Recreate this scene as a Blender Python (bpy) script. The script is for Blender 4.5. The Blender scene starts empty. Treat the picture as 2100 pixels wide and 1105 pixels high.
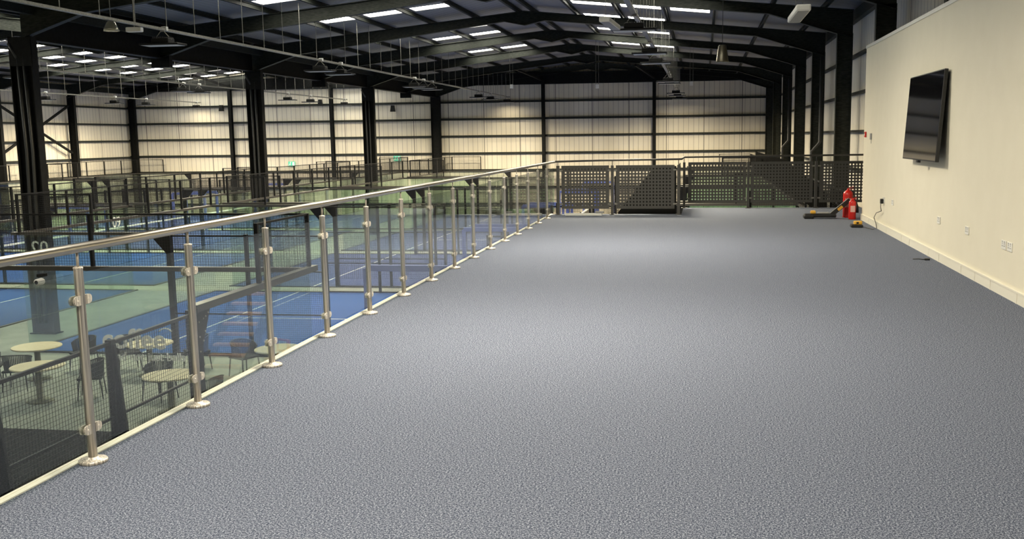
import bpy, bmesh, math, random
from mathutils import Vector, Matrix
random.seed(7)
PI = math.pi
SC = bpy.context.scene
COL = SC.collection

# ------------------------------------------------------------------ camera
H = 1.617
cam_d = bpy.data.cameras.new('camera'); cam = bpy.data.objects.new('camera', cam_d); COL.objects.link(cam)
R_ = Vector((0.98947753, 0.14415441, -0.01239872))
U_ = Vector((-0.00809404, 0.140709, 0.99001791))
F_ = Vector((-0.14446006, 0.97950012, -0.14039518))
cam.matrix_world = Matrix(((R_.x, U_.x, -F_.x, 0), (R_.y, U_.y, -F_.y, 0), (R_.z, U_.z, -F_.z, H), (0, 0, 0, 1)))
cam_d.sensor_fit = 'HORIZONTAL'; cam_d.sensor_width = 36.0
cam_d.lens = 2058.8 / 2100 * 36
cam_d.shift_x = -89.8 / 2100; cam_d.shift_y = 20.1 / 2100
cam_d.clip_start = .05; cam_d.clip_end = 300
SC.camera = cam

# ------------------------------------------------------------------ world, exposure, lights
w = bpy.data.worlds.new('world'); SC.world = w; w.use_nodes = True
w.node_tree.nodes['Background'].inputs[0].default_value = (.55, .62, .75, 1)
w.node_tree.nodes['Background'].inputs[1].default_value = 0.2
SC.view_settings.view_transform = 'Standard'; SC.view_settings.look = 'None'
SC.view_settings.gamma = 1; SC.view_settings.exposure = 0.08
SC.view_settings.use_curve_mapping = False
SC.cycles.transparent_max_bounces = 48
SC.cycles.max_bounces = 8; SC.cycles.glossy_bounces = 4; SC.cycles.diffuse_bounces = 4
SC.cycles.use_denoising = True
SC.cycles.caustics_reflective = False; SC.cycles.caustics_refractive = False

WARM = (1.0, .86, .60)
ROOFLIGHT_STRENGTH = 16.0
FLOOD_W = 560.0
MEZZ_W = 310.0

def lamp(name, loc, w_, sx, sy, spread=150, col=WARM, rot=(0, 0, 0), parent=None):
    l = bpy.data.lights.new(name, 'AREA'); l.shape = 'RECTANGLE'; l.size = sx; l.size_y = sy
    l.energy = w_; l.color = col; l.spread = math.radians(spread)
    o = bpy.data.objects.new(name, l); COL.objects.link(o); o.location = loc; o.rotation_euler = rot
    if parent: o.parent = parent
    return o

# ------------------------------------------------------------------ helpers
class MB:
    def __init__(s): s.v = []; s.f = []; s.sm = []
    def add(s, vs, fs, smooth=False):
        n = len(s.v); s.v += [tuple(v) for v in vs]
        for f in fs: s.f.append(tuple(i + n for i in f)); s.sm.append(smooth)
        return s
    def box(s, x0, x1, y0, y1, z0, z1):
        return s.add([(x0, y0, z0), (x1, y0, z0), (x1, y1, z0), (x0, y1, z0), (x0, y0, z1), (x1, y0, z1), (x1, y1, z1), (x0, y1, z1)],
                     [(3, 2, 1, 0), (4, 5, 6, 7), (0, 1, 5, 4), (1, 2, 6, 5), (2, 3, 7, 6), (3, 0, 4, 7)])
    def bevbox(s, x0, x1, y0, y1, z0, z1, b=.01, seg=2):
        bm = bmesh.new(); bmesh.ops.create_cube(bm, size=1)
        for v in bm.verts:
            v.co = Vector(((x0 + x1) / 2 + v.co.x * (x1 - x0), (y0 + y1) / 2 + v.co.y * (y1 - y0), (z0 + z1) / 2 + v.co.z * (z1 - z0)))
        bmesh.ops.bevel(bm, geom=bm.edges[:], offset=b, segments=seg, affect='EDGES', profile=.5)
        bm.verts.index_update()
        s.add([v.co for v in bm.verts], [[v.index for v in f.verts] for f in bm.faces], False); bm.free(); return s
    def bar(s, a, b, w, h=None, up=(0, 0, 1)):
        h = h or w; a = Vector(a); b = Vector(b); d = (b - a).normalized(); u = Vector(up)
        if abs(d.dot(u)) > .98: u = Vector((1, 0, 0))
        r = d.cross(u).normalized(); u = r.cross(d)
        vs = []
        for p in (a, b):
            for i, j in ((-1, -1), (1, -1), (1, 1), (-1, 1)): vs.append(p + r * i * w / 2 + u * j * h / 2)
        return s.add(vs, [(0, 1, 2, 3), (7, 6, 5, 4), (0, 4, 5, 1), (1, 5, 6, 2), (2, 6, 7, 3), (3, 7, 4, 0)])
    def tube(s, pts, r, n=10, caps=True):
        pts = [Vector(p) for p in pts]; k = len(pts); base = len(s.v); prev = None
        rr = r if isinstance(r, (list, tuple)) else [r] * k
        for i, p in enumerate(pts):
            d = (pts[min(i + 1, k - 1)] - pts[max(i - 1, 0)]).normalized()
            if prev is None:
                u = Vector((0, 0, 1)) if abs(d.z) < .9 else Vector((1, 0, 0))
                a = d.cross(u).normalized()
            else:
                a = (prev - d * prev.dot(d)).normalized()
            prev = a; b = d.cross(a)
            for j in range(n):
                t = 2 * PI * j / n; s.v.append(tuple(p + (a * math.cos(t) + b * math.sin(t)) * rr[i]))
        for i in range(k - 1):
            for j in range(n):
                q = base + i * n; s.f.append((q + j, q + n + j, q + n + (j + 1) % n, q + (j + 1) % n)); s.sm.append(True)
        if caps:
            s.f.append(tuple(base + j for j in range(n))); s.sm.append(False)
            s.f.append(tuple(base + (k - 1) * n + j for j in reversed(range(n)))); s.sm.append(False)
        return s
    def lathe(s, prof, c=(0, 0, 0), n=24, axis='z'):
        base = len(s.v); k = len(prof)
        for r, z in prof:
            for j in range(n):
                t = 2 * PI * j / n; x, y = r * math.cos(t), r * math.sin(t)
                v = (x, y, z) if axis == 'z' else ((z, x, y) if axis == 'x' else (y, z, x))
                s.v.append((v[0] + c[0], v[1] + c[1], v[2] + c[2]))
        for i in range(k - 1):
            for j in range(n):
                q = base + i * n; s.f.append((q + j, q + (j + 1) % n, q + n + (j + 1) % n, q + n + j)); s.sm.append(True)
        s.f.append(tuple(base + j for j in reversed(range(n)))); s.sm.append(False)
        s.f.append(tuple(base + (k - 1) * n + j for j in range(n))); s.sm.append(False)
        return s
    def prism(s, poly, a0, a1, axis='y'):
        """poly = 2-D outline; axis y: (x,z) pairs swept from y=a0..a1; axis x: (y,z) pairs; axis z: (x,y) pairs"""
        n = len(poly)
        def mk(p, a): return (p[0], a, p[1]) if axis == 'y' else ((a, p[0], p[1]) if axis == 'x' else (p[0], p[1], a))
        vs = [mk(p, a0) for p in poly] + [mk(p, a1) for p in poly]
        fs = [tuple(range(n)), tuple(reversed(range(n, 2 * n)))] + [(i, i + n, (i + 1) % n + n, (i + 1) % n) for i in range(n)]
        return s.add(vs, fs)
    def mesh(s, name, mat=None):
        m = bpy.data.meshes.new(name); m.from_pydata(s.v, [], s.f)
        m.polygons.foreach_set('use_smooth', s.sm); m.update()
        bm = bmesh.new(); bm.from_mesh(m); bmesh.ops.recalc_face_normals(bm, faces=bm.faces[:]); bm.to_mesh(m); bm.free()
        if mat: m.materials.append(mat)
        return m
    def build(s, name, mat, parent=None, loc=None):
        return link(name, s.mesh(name, mat), parent, loc)

def link(name, me, parent=None, loc=None, rotz=0):
    o = bpy.data.objects.new(name, me); COL.objects.link(o)
    if parent: o.parent = parent
    if loc: o.location = loc
    if rotz: o.rotation_euler = (0, 0, rotz)
    return o
def tag(o, label, cat, group=None, kind=None):
    o['label'] = label; o['category'] = cat
    if group: o['group'] = group
    if kind: o['kind'] = kind
    return o
def thing(name, label, cat, loc=(0, 0, 0), rotz=0, group=None):
    o = bpy.data.objects.new(name, None); COL.objects.link(o); o.location = loc; o.rotation_euler = (0, 0, rotz)
    o.empty_display_size = .2
    return tag(o, label, cat, group)
def struct(name, mb, mat):
    o = mb.build(name, mat); o['kind'] = 'structure'; return o
def dup(root, loc, rotz=0, label=None, group=None):
    r = root.copy(); COL.objects.link(r); r.location = loc; r.rotation_euler = (0, 0, rotz)
    if label: r['label'] = label
    if group: r['group'] = group
    for ch in list(root.children):
        c = ch.copy(); COL.objects.link(c); c.parent = r
        for g in list(ch.children):
            d = g.copy(); COL.objects.link(d); d.parent = c
    return r
ORD = ['first', 'second', 'third', 'fourth', 'fifth', 'sixth', 'seventh', 'eighth', 'ninth', 'tenth', 'eleventh', 'twelfth', 'thirteenth', 'fourteenth', 'fifteenth', 'sixteenth']

# ------------------------------------------------------------------ materials
def mat(name, col, rough=.6, metal=0, spec=.5, emit=None, es=0):
    m = bpy.data.materials.new(name); m.use_nodes = True; b = m.node_tree.nodes['Principled BSDF']
    b.inputs['Base Color'].default_value = (*col, 1); b.inputs['Roughness'].default_value = rough
    b.inputs['Metallic'].default_value = metal; b.inputs['Specular IOR Level'].default_value = spec
    if emit: b.inputs['Emission Color'].default_value = (*emit, 1); b.inputs['Emission Strength'].default_value = es
    return m
def N(m, t, **k):
    n = m.node_tree.nodes.new(t)
    for a, v in k.items(): setattr(n, a, v)
    return n
def L(m, a, b): m.node_tree.links.new(a, b)
def noisy(name, c1, c2, scale, rough=.7, detail=4, metal=0, bump=0, lo=.35, hi=.65, spec=.5, stretch=None):
    m = mat(name, c1, rough, metal, spec); b = m.node_tree.nodes['Principled BSDF']
    tc = N(m, 'ShaderNodeTexCoord'); nz = N(m, 'ShaderNodeTexNoise'); nz.inputs['Scale'].default_value = scale; nz.inputs['Detail'].default_value = detail
    src = tc.outputs['Object']
    if stretch:
        mp = N(m, 'ShaderNodeMapping'); mp.inputs['Scale'].default_value = stretch; L(m, src, mp.inputs['Vector']); src = mp.outputs[0]
    L(m, src, nz.inputs['Vector'])
    cr = N(m, 'ShaderNodeValToRGB'); cr.color_ramp.elements[0].position = lo; cr.color_ramp.elements[1].position = hi
    cr.color_ramp.elements[0].color = (*c1, 1); cr.color_ramp.elements[1].color = (*c2, 1)
    L(m, nz.outputs['Fac'], cr.inputs['Fac']); L(m, cr.outputs['Color'], b.inputs['Base Color'])
    if bump:
        bp = N(m, 'ShaderNodeBump'); bp.inputs['Strength'].default_value = bump; bp.inputs['Distance'].default_value = .01
        L(m, nz.outputs['Fac'], bp.inputs['Height']); L(m, bp.outputs[0], b.inputs['Normal'])
    return m
def glassmat(name, tint, refl=1.0):
    m = bpy.data.materials.new(name); m.use_nodes = True; nt = m.node_tree; nt.nodes.clear()
    out = nt.nodes.new('ShaderNodeOutputMaterial'); mx = nt.nodes.new('ShaderNodeMixShader')
    tr = nt.nodes.new('ShaderNodeBsdfTransparent'); gl = nt.nodes.new('ShaderNodeBsdfGlossy'); gl.inputs['Roughness'].default_value = 0.0
    gl.inputs['Color'].default_value = (refl, refl, refl, 1)
    tr.inputs['Color'].default_value = (*tint, 1)
    fr = nt.nodes.new('ShaderNodeFresnel')     # a pane's inner face reflects like its outer one (thin glass)
    ge = nt.nodes.new('ShaderNodeNewGeometry'); mp = nt.nodes.new('ShaderNodeMapRange')
    mp.inputs['To Min'].default_value = 1.5; mp.inputs['To Max'].default_value = 1 / 1.5
    L(m, ge.outputs['Backfacing'], mp.inputs['Value']); L(m, mp.outputs[0], fr.inputs['IOR'])
    L(m, fr.outputs[0], mx.inputs[0]); L(m, tr.outputs[0], mx.inputs[1]); L(m, gl.outputs[0], mx.inputs[2]); L(m, mx.outputs[0], out.inputs[0])
    return m

# carpet: fine blue-grey and pale flecks
M_carpet = mat('carpet', (.15, .17, .22), .95, spec=.1)
def carpet():
    m = M_carpet; b = m.node_tree.nodes['Principled BSDF']; tc = N(m, 'ShaderNodeTexCoord')
    n1 = N(m, 'ShaderNodeTexNoise'); n1.inputs['Scale'].default_value = 270; n1.inputs['Detail'].default_value = 2
    n2 = N(m, 'ShaderNodeTexNoise'); n2.inputs['Scale'].default_value = 110; n2.inputs['Detail'].default_value = 3
    L(m, tc.outputs['Object'], n1.inputs[0]); L(m, tc.outputs['Object'], n2.inputs[0])
    ad = N(m, 'ShaderNodeMath', operation='MULTIPLY_ADD'); ad.inputs[1].default_value = .45; L(m, n2.outputs['Fac'], ad.inputs[0]); 
    ml = N(m, 'ShaderNodeMath', operation='MULTIPLY'); ml.inputs[1].default_value = .55; L(m, n1.outputs['Fac'], ml.inputs[0]); L(m, ml.outputs[0], ad.inputs[2])
    cr = N(m, 'ShaderNodeValToRGB'); e = cr.color_ramp.elements
    e[0].position = .37; e[0].color = (.010, .015, .032, 1); e[1].position = .62; e[1].color = (.43, .465, .545, 1)
    x = e.new(.5); x.color = (.078, .094, .138, 1)
    L(m, ad.outputs[0], cr.inputs[0]); L(m, cr.outputs[0], b.inputs['Base Color'])
    bp = N(m, 'ShaderNodeBump'); bp.inputs['Strength'].default_value = .04; bp.inputs['Distance'].default_value = .002
    L(m, n1.outputs['Fac'], bp.inputs['Height']); L(m, bp.outputs[0], b.inputs['Normal'])
carpet()
M_paint = noisy('cream wall paint', (.78, .735, .595), (.80, .755, .615), 3, .55, bump=0)
M_skirt = mat('skirting paint', (.82, .79, .68), .45)
M_cap = mat('white wall cap', (.80, .79, .74), .4)
M_steel = noisy('stainless steel with painted reflections', (.36, .33, .28), (.88, .82, .72), 130, .34, metal=.4, stretch=(1, 1, .012), lo=.42, hi=.58)  # light and dark streaks painted into the colour for the reflections on the posts
M_rail = noisy('brushed steel handrail', (.48, .44, .38), (.62, .58, .51), 40, .28, metal=1, stretch=(1, .04, 1))
M_alu = mat('pale aluminium trim', (.88, .85, .74), .45)
M_dark = noisy('charcoal steel paint', (.0035, .0038, .0035), (.007, .0075, .007), 8, .6, spec=.12)
M_beam = noisy('dark green grey steel paint', (.013, .015, .0125), (.034, .037, .030), 25, .55, spec=.15, stretch=(.25, 1, 2))
M_perf = noisy('grey powder coat', (.064, .062, .055), (.075, .073, .065), 20, .5)
M_black = mat('black powder coat', (.008, .008, .007), .55, spec=.25)
M_fence = mat('fence paint', (.006, .006, .006), .5, spec=.25)
M_fbeam = mat('court beam paint', (.05, .047, .04), .35)
M_blackplastic = mat('black plastic', (.012, .012, .013), .4)
M_yellow = mat('yellow plastic', (.75, .42, .05), .5)
M_white = mat('white plastic', (.78, .77, .72), .45)
M_grey = mat('grey plastic', (.28, .28, .27), .5)
M_screen = mat('screen glass', (.006, .006, .007), .06, spec=.8)
M_red = mat('red enamel', (.62, .02, .015), .28)
M_concrete = noisy('grey concrete', (.205, .22, .205), (.27, .285, .26), 1.5, .6, bump=0)
M_turf = noisy('blue turf', (.026, .072, .26), (.036, .098, .32), 40, .95, spec=.05)
M_turf2 = noisy('violet blue turf', (.050, .070, .19), (.065, .088, .22), 40, .95, spec=.05)
M_bturf = noisy('black turf', (.012, .012, .012), (.03, .03, .028), 30, .95, spec=.05)
M_line = mat('white line', (.75, .77, .75), .8)
M_net = mat('net cord', (.02, .02, .02), .8)
M_blue = mat('blue pad', (.10, .14, .42), .6)
M_letter = mat('white lettering', (.93, .93, .88), .5)
M_glass = glassmat('balustrade glass', (.93, .965, .95))
M_cglass = glassmat('court glass', (.925, .96, .935))
M_wood = noisy('pale table wood', (.52, .44, .30), (.62, .53, .38), 6, .5, stretch=(1, 6, 1))
M_base = mat('olive metal base', (.12, .115, .07), .5)
M_rope = mat('dark woven rope', (.018, .02, .022), .8)
M_tread = noisy('orange timber tread', (.75, .36, .18), (.85, .45, .26), 6, .5)
M_green = mat('exit sign green', (.02, .40, .22), .4, emit=(.2, .8, .6), es=.35)
M_galv = noisy('galvanised steel', (.22, .215, .19), (.32, .31, .27), 25, .4, metal=.6)
M_pvc = mat('grey downpipe', (.018, .019, .018), .5)

def cladding(name, axis):
    """pale lined cladding with fine vertical ribs, wider sheet joints and dusty blotches"""
    m = mat(name, (.6, .57, .5), .6); b = m.node_tree.nodes['Principled BSDF']; tc = N(m, 'ShaderNodeTexCoord')
    sp = N(m, 'ShaderNodeSeparateXYZ'); L(m, tc.outputs['Object'], sp.inputs[0]); c = sp.outputs[axis]
    def stripe(period, width):
        a = N(m, 'ShaderNodeMath', operation='DIVIDE'); a.inputs[1].default_value = period; L(m, c, a.inputs[0])
        f = N(m, 'ShaderNodeMath', operation='FRACT'); L(m, a.outputs[0], f.inputs[0])
        g = N(m, 'ShaderNodeMath', operation='LESS_THAN'); g.inputs[1].default_value = width / period; L(m, f.outputs[0], g.inputs[0]); return g.outputs[0]
    nz = N(m, 'ShaderNodeTexNoise'); nz.inputs['Scale'].default_value = .5; nz.inputs['Detail'].default_value = 5
    mp = N(m, 'ShaderNodeMapping'); mp.inputs['Scale'].default_value = (1.2, 1.2, .35) ; L(m, tc.outputs['Object'], mp.inputs[0]); L(m, mp.outputs[0], nz.inputs[0])
    cr = N(m, 'ShaderNodeValToRGB'); cr.color_ramp.elements[0].position = .3; cr.color_ramp.elements[1].position = .7
    cr.color_ramp.elements[0].color = (.60, .55, .44, 1); cr.color_ramp.elements[1].color = (.74, .69, .57, 1); L(m, nz.outputs[0], cr.inputs[0])
    m1 = N(m, 'ShaderNodeMix', data_type='RGBA'); L(m, stripe(.333, .03), m1.inputs[0]); L(m, cr.outputs[0], m1.inputs[6]); m1.inputs[7].default_value = (.36, .33, .28, 1)
    m2 = N(m, 'ShaderNodeMix', data_type='RGBA'); L(m, stripe(2.476, .05), m2.inputs[0]); L(m, m1.outputs[2], m2.inputs[6]); m2.inputs[7].default_value = (.18, .165, .14, 1)
    L(m, m2.outputs[2], b.inputs['Base Color'])
    return m
M_cladx = cladding('far wall cladding', 0); M_clady = cladding('side wall cladding', 1)
def roofmat():
    m = mat('ribbed roof lining', (.14, .14, .16), .5); b = m.node_tree.nodes['Principled BSDF']; tc = N(m, 'ShaderNodeTexCoord')
    sp = N(m, 'ShaderNodeSeparateXYZ'); L(m, tc.outputs['Object'], sp.inputs[0])
    a = N(m, 'ShaderNodeMath', operation='DIVIDE'); a.inputs[1].default_value = .25; L(m, sp.outputs[1], a.inputs[0])
    f = N(m, 'ShaderNodeMath', operation='PINGPONG'); f.inputs[1].default_value = .5; L(m, a.outputs[0], f.inputs[0])
    cr = N(m, 'ShaderNodeValToRGB'); e = cr.color_ramp.elements; e[0].position = .1; e[0].color = (.09, .088, .085, 1); e[1].position = .3; e[1].color = (.24, .235, .235, 1)
    L(m, f.outputs[0], cr.inputs[0]); L(m, cr.outputs[0], b.inputs['Base Color'])
    return m
M_roof = roofmat()
M_sky = mat('daylight rooflight', (.8, .8, .8), .5, emit=(1, .97, .84), es=ROOFLIGHT_STRENGTH)

# ------------------------------------------------------------------ dimensions (metres; mezzanine floor = 0, depth = +Y)
G = -3.627
XI = -18.1; XR = 4.0; XRW = 4.72; XLC = -40.2; XLW = -40.92
YF = 67.9; YC = 25.2; S = 7.083
RIDGE_R = -6.9; RIDGE_L = -29.3
YB = -6.0
def YM(m): return YC + m * S
def ztop(x):    # top of rafter
    return 6.46 - .10 * abs(x - (RIDGE_R if x > XI else RIDGE_L))

# ---- floors
o = struct('floor', MB().box(XLW, XRW, YB, YF + .2, G - .2, G), M_concrete)
mz = MB().prism([(-3.135, YB), (XRW, YB), (XRW, 22.80), (-.44, 22.80), (-.44, 21.0), (-3.135, 21.0)], -.30, 0, 'z')
struct('floor_mezzanine', mz, M_carpet)
t = MB().box(-3.19, -3.136, YB, 21.02, -.32, .006); t.box(-3.175, -3.165, YB, 21.02, .006, .010)
struct('trim_1', t, M_alu)
# ---- walls
struct('wall_far', MB().box(XLW, XRW, YF, YF + .15, G, 7.0), M_cladx)
struct('wall_outer_right', MB().box(XRW, XRW + .12, YB, YF, G, 6.2), M_clady)
struct('wall_left', MB().box(XLW - .12, XLW, YB, YF, G, 6.2), M_clady)
struct('wall_back', MB().box(XLW, XRW, YB - .15, YB, G, 7.0), M_cladx)
PW = 2.955; PE = 19.5; PH = 3.15
struct('wall_right', MB().box(PW, PW + .14, YB, PE, 0, PH), M_paint)
struct('trim_2', MB().box(PW - .012, PW + .152, YB, PE + .01, PH, PH + .05), M_cap)
bb = MB()
ys = [YB]; random.seed(3)
while ys[-1] < PE: ys.append(min(PE, ys[-1] + random.choice([.6, 1.1, 1.25, .9])))
for a, b in zip(ys, ys[1:]): bb.box(PW - .014, PW, a + .004, b - .004, .0, .10)
for a in ys[1:-1]: bb.box(PW - .019, PW, a - .012, a + .012, 0, .10)
bb.box(PW - .022, PW, YB, PE, .10, .118)
bb.box(PW - .012, PW + .15, PE, PE + .012, 0, .10)
struct('baseboard_right', bb, M_skirt)
# ---- roof sheets with real openings for the rooflights
RL_BOTH = [YC + m * S + d for m in range(-4, 6) for d in (3.65, 6.5)]
RL_RL = [5.0, 15.0, 25.0, 30.9, 36.4, 42.9, 45.85, 52.9]; RL_RR = [5.0, 15.0, 25.0, 31.0, 36.7, 40.6, 45.85, 52.9]
def roofplane(ridge, x_out, name, RL_Y):
    """one slope from ridge to x_out"""
    sg = 1 if x_out > ridge else -1
    z = lambda x: 6.62 - .10 * abs(x - ridge)
    mb = MB()
    cells = [(2.18, 3.62), (3.94, 5.36), (5.70, 7.08)]
    xs = [0] + [c for p in cells for c in p] + [abs(x_out - ridge)]
    yy = [YB]
    for y in RL_Y:
        if y - .55 > YB and y + .55 < YF: yy += [y - .42, y + .42]
    yy.append(YF)
    for i in range(len(xs) - 1):
        for j in range(len(yy) - 1):
            hole = (i % 2 == 1) and (j % 2 == 1) and not (ridge == RIDGE_R and i == 5 and yy[j] > 43.5 or ridge == RIDGE_R and sg > 0 and i == 5 and yy[j] > 39)
            x0, x1 = ridge + sg * xs[i], ridge + sg * xs[i + 1]
            if hole:
                wn = MB().add([(x0, yy[j], z(x0) + .02), (x1, yy[j], z(x1) + .02), (x1, yy[j + 1], z(x1) + .02), (x0, yy[j + 1], z(x0) + .02),
                               (x0, yy[j], z(x0) + .05), (x1, yy[j], z(x1) + .05), (x1, yy[j + 1], z(x1) + .05), (x0, yy[j + 1], z(x0) + .05)],
                              [(0, 1, 2, 3), (7, 6, 5, 4), (0, 4, 5, 1), (1, 5, 6, 2), (2, 6, 7, 3), (3, 7, 4, 0)])
                WN[0] += 1
                struct('window_%d' % WN[0], wn, M_sky)
            else:
                mb.add([(x0, yy[j], z(x0)), (x1, yy[j], z(x1)), (x1, yy[j + 1], z(x1)), (x0, yy[j + 1], z(x0)),
                        (x0, yy[j], z(x0) + .08), (x1, yy[j], z(x1) + .08), (x1, yy[j + 1], z(x1) + .08), (x0, yy[j + 1], z(x0) + .08)],
                       [(0, 1, 2, 3), (7, 6, 5, 4), (0, 4, 5, 1), (1, 5, 6, 2), (2, 6, 7, 3), (3, 7, 4, 0)])
    struct(name, mb, M_roof)
WN = [0]
roofplane(RIDGE_R, XRW + .1, 'ceiling', RL_RR); roofplane(RIDGE_R, XI, 'ceiling', RL_RL); roofplane(RIDGE_L, XI, 'ceiling', RL_BOTH); roofplane(RIDGE_L, XLW - .1, 'ceiling', RL_BOTH)

# ---- steel frames
def ibeam_x(mb, pts_top, pts_bot, yc, fw=.22, web=.02, ft=.022):
    """web between a top and a bottom polyline in the XZ plane, flanges along both"""
    poly = list(pts_top) + list(reversed(pts_bot))
    mb.prism(poly, yc - web / 2, yc + web / 2, 'y')
    for line, sg in ((pts_top, -1), (pts_bot, 1)):
        for (xa, za), (xb, zb) in zip(line, line[1:]):
            if abs(xa - xb) + abs(za - zb) < .02: continue
            mb.bar((xa, yc, za + sg * ft / 2), (xb, yc, zb + sg * ft / 2), fw, ft, up=(0, 0, 1))
def rafter(m, side):
    rd = RIDGE_R if side == 'r' else RIDGE_L
    hw = 11.2 - .30 if side == 'r' else 11.2
    xr = rd + 10.9 + .47 if side == 'r' else XI; xl = XI if side == 'r' else rd - 10.9 - .47
    T = lambda x: 6.46 - .10 * abs(x - rd)
    top = [(xl, T(xl)), (rd, 6.46), (xr, T(xr))]
    if side == 'r': bot = [(xl, 4.38), (xl + .35, 4.50), (xl + 1.95, 5.02), (rd - .8, 6.07), (rd, 5.90), (rd + .8, 6.07), (1.93, 5.27), (4.0, 4.62), (4.47, 4.47)]
    else: bot = [(xl, 4.47), (xl + .47, 4.62), (xl + 2.54, 5.27), (rd - .8, 6.07), (rd, 5.90), (rd + .8, 6.07), (XI - 1.95, 5.02), (XI - .35, 4.50), (XI, 4.38)]
    mb = MB(); ibeam_x(mb, top, bot, YM(m))
    o = mb.build('roof_rafter', M_beam)
    k = 6 - m
    pos = 'the frame against the far wall' if k == 0 else ORD[k] + ' frame from the far wall'
    return tag(o, 'dark steel roof rafter of the %s span, %s' % ('right' if side == 'r' else 'left', pos), 'roof beam', 'portal rafters')
for m in range(-1, 7): rafter(min(m, 6) if m < 6 else 5.98, 'r') if m < 6 else rafter(6, 'r')
for m in range(1, 7): rafter(m, 'l')

def icol(x0, x1, y, z0, z1, fw=.26, web=.02, ft=.024):
    mb = MB(); mb.box(x0, x0 + ft, y - fw / 2, y + fw / 2, z0, z1); mb.box(x1 - ft, x1, y - fw / 2, y + fw / 2, z0, z1)
    mb.box(x0 + ft, x1 - ft, y - web / 2, y + web / 2, z0, z1)
    mb.box(x0 - .06, x1 + .06, y - fw / 2 - .05, y + fw / 2 + .05, z0, z0 + .03)
    return mb
for k in range(4):
    y = YM(2 * k) - (.0 if k < 3 else .15)
    t = thing('steel_column', 'black steel roof column between the two rows of courts, %s' % ['nearest the camera', 'second nearest', 'third nearest', 'against the far wall'][k], 'column', (XI, y, G), group='columns under the roof valley')
    icol(-.33, .33, 0, 0, 4.45 - G).build('shaft', M_dark, t)
    if k < 3:
        for dx in (-.12, .06):
            MB().tube([(dx, -.09, .3), (dx, -.09, 3.2), (dx + (.05 if k == 0 else 0), -.09, 5.0), (dx, -.09, 7.6)], .045, 8).build('rainwater_pipe', M_pvc, t)
        MB().tube([(-.32, -.12, 7.9), (-.12, -.10, 7.5)], .05, 8).build('rainwater_pipe', M_pvc, t)
    MB().prism([(-.33, 7.3), (.33, 7.3), (.33, 8.05), (-.33, 8.05)], -.012 - .12, .012 - .12, 'y').build('gusset', M_dark, t)
for k in range(3):
    mb = MB(); y0, y1 = YM(2 * k) + .14, YM(2 * k + 2) - .14
    mb.box(XI - .01, XI + .01, y0, y1, 4.4, 5.5); mb.box(XI - .15, XI + .15, y0, y1, 4.38, 4.41); mb.box(XI - .15, XI + .15, y0, y1, 5.45, 5.47)
    mb.box(XI - .33, XI + .33, (y0 + y1) / 2 - .1, (y0 + y1) / 2 + .1, 4.1, 4.5)
    tag(mb.build('valley_beam', M_dark), 'black deep steel beam under the roof valley, %s bay' % ['nearest', 'middle', 'farthest'][k], 'roof beam', 'valley beams')
for m in range(-1, 7):
    y = YM(m) if m < 6 else YF - .28
    t = thing('steel_column', 'dark steel wall column on the right side, %s' % ('in the far corner' if m == 6 else ORD[6 - m] + ' from the far corner'), 'column', (XR, y, G), group='right wall columns')
    icol(0, .47, 0, 0, 4.62 - G, fw=.20).build('shaft', M_beam, t)
for m in (2, 4):
    t = tag(MB().tube([(XR + .30, YM(m) - .5, 4.4), (XR + .30, YM(m) - .5, 1.30), (XR + .0, YM(m) - .5, .95), (XR + .0, YM(m) - .5, G)], .06, 10).build('downpipe', M_pvc),
            'grey downpipe with an offset bend on the right wall, %s one' % ('nearer' if m == 2 else 'farther'), 'pipe', 'downpipes')
for m in range(4, 7):
    y = YM(m) if m < 6 else YF - .28
    t = thing('steel_column', 'dark steel wall column on the far left side, %s' % ['second from the corner', 'next to the corner', 'in the corner'][m - 4], 'column', (XLC, y, G), group='left wall columns')
    icol(-.47, 0, 0, 0, 4.62 - G, fw=.24).build('shaft', M_dark, t)
for i, x in enumerate((-3.24, -10.67, -25.53, -32.96)):
    t = thing('wind_post', 'slim dark post on the far wall, %s from the right' % ORD[[0, 1, 3, 4][i]], 'column', (x, YF - .32, G), group='posts on the far wall')
    mb = MB(); mb.box(-.11, .11, -.16, -.14, 0, 9.2); mb.box(-.11, .11, .10, .12, 0, 9.2); mb.box(-.012, .012, -.14, .10, 0, 9.2)
    mb.build('shaft', M_dark, t)
    MB().bar((0, -.05, 9.0), (-.8 if i < 2 else .8, -6.6, 9.42), .12).build('stay', M_dark, t)
# diagonal bracing on the left wall
for j, (a, b) in enumerate((((XLC - .3, YM(4) + .2, 3.9), (XLC - .3, YM(5) - .2, G + 4.6)), ((XLC - .3, YM(4) + .2, 1.0), (XLC - .3, YM(5) - .2, 4.0)))):
    tag(MB().bar(a, b, .12).build('wall_brace', M_dark), 'dark diagonal wall brace at far left, %s' % ['falling toward the far wall', 'rising toward the far wall'][j], 'brace', 'wall braces')
# ---- purlins
for rd, nm in ((RIDGE_R, 'right'), (RIDGE_L, 'left')):
    for sg in (-1, 1):
        for i, off in enumerate((.30, 2.02, 3.78, 5.53, 7.24, 9.0, 10.55)):
            x = rd + sg * off; z = 6.62 - .10 * off
            mb = MB(); mb.box(x - .012, x + .012, YB, YF, z - .155, z); mb.box(x - .05, x + .05, YB, YF, z - .155, z - .14); mb.box(x - .05, x + .05, YB, YF, z - .03, z)
            tag(mb.build('roof_purlin', M_beam), 'long dark purlin, %s %s of the ridge of the %s span' % (ORD[i], 'right' if sg > 0 else 'left', nm), 'roof beam', 'purlins')
for x, nm in ((XRW - .12, 'right'), (XI + .35, 'middle'), (XLW + .12, 'left')):
    z = 5.36
    tag(MB().box(x - .08, x + .08, YB, YF, z - .35, z - .02).build('eaves_beam', M_beam), 'dark eaves beam running along the %s side of the roof' % nm, 'roof beam')
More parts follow.
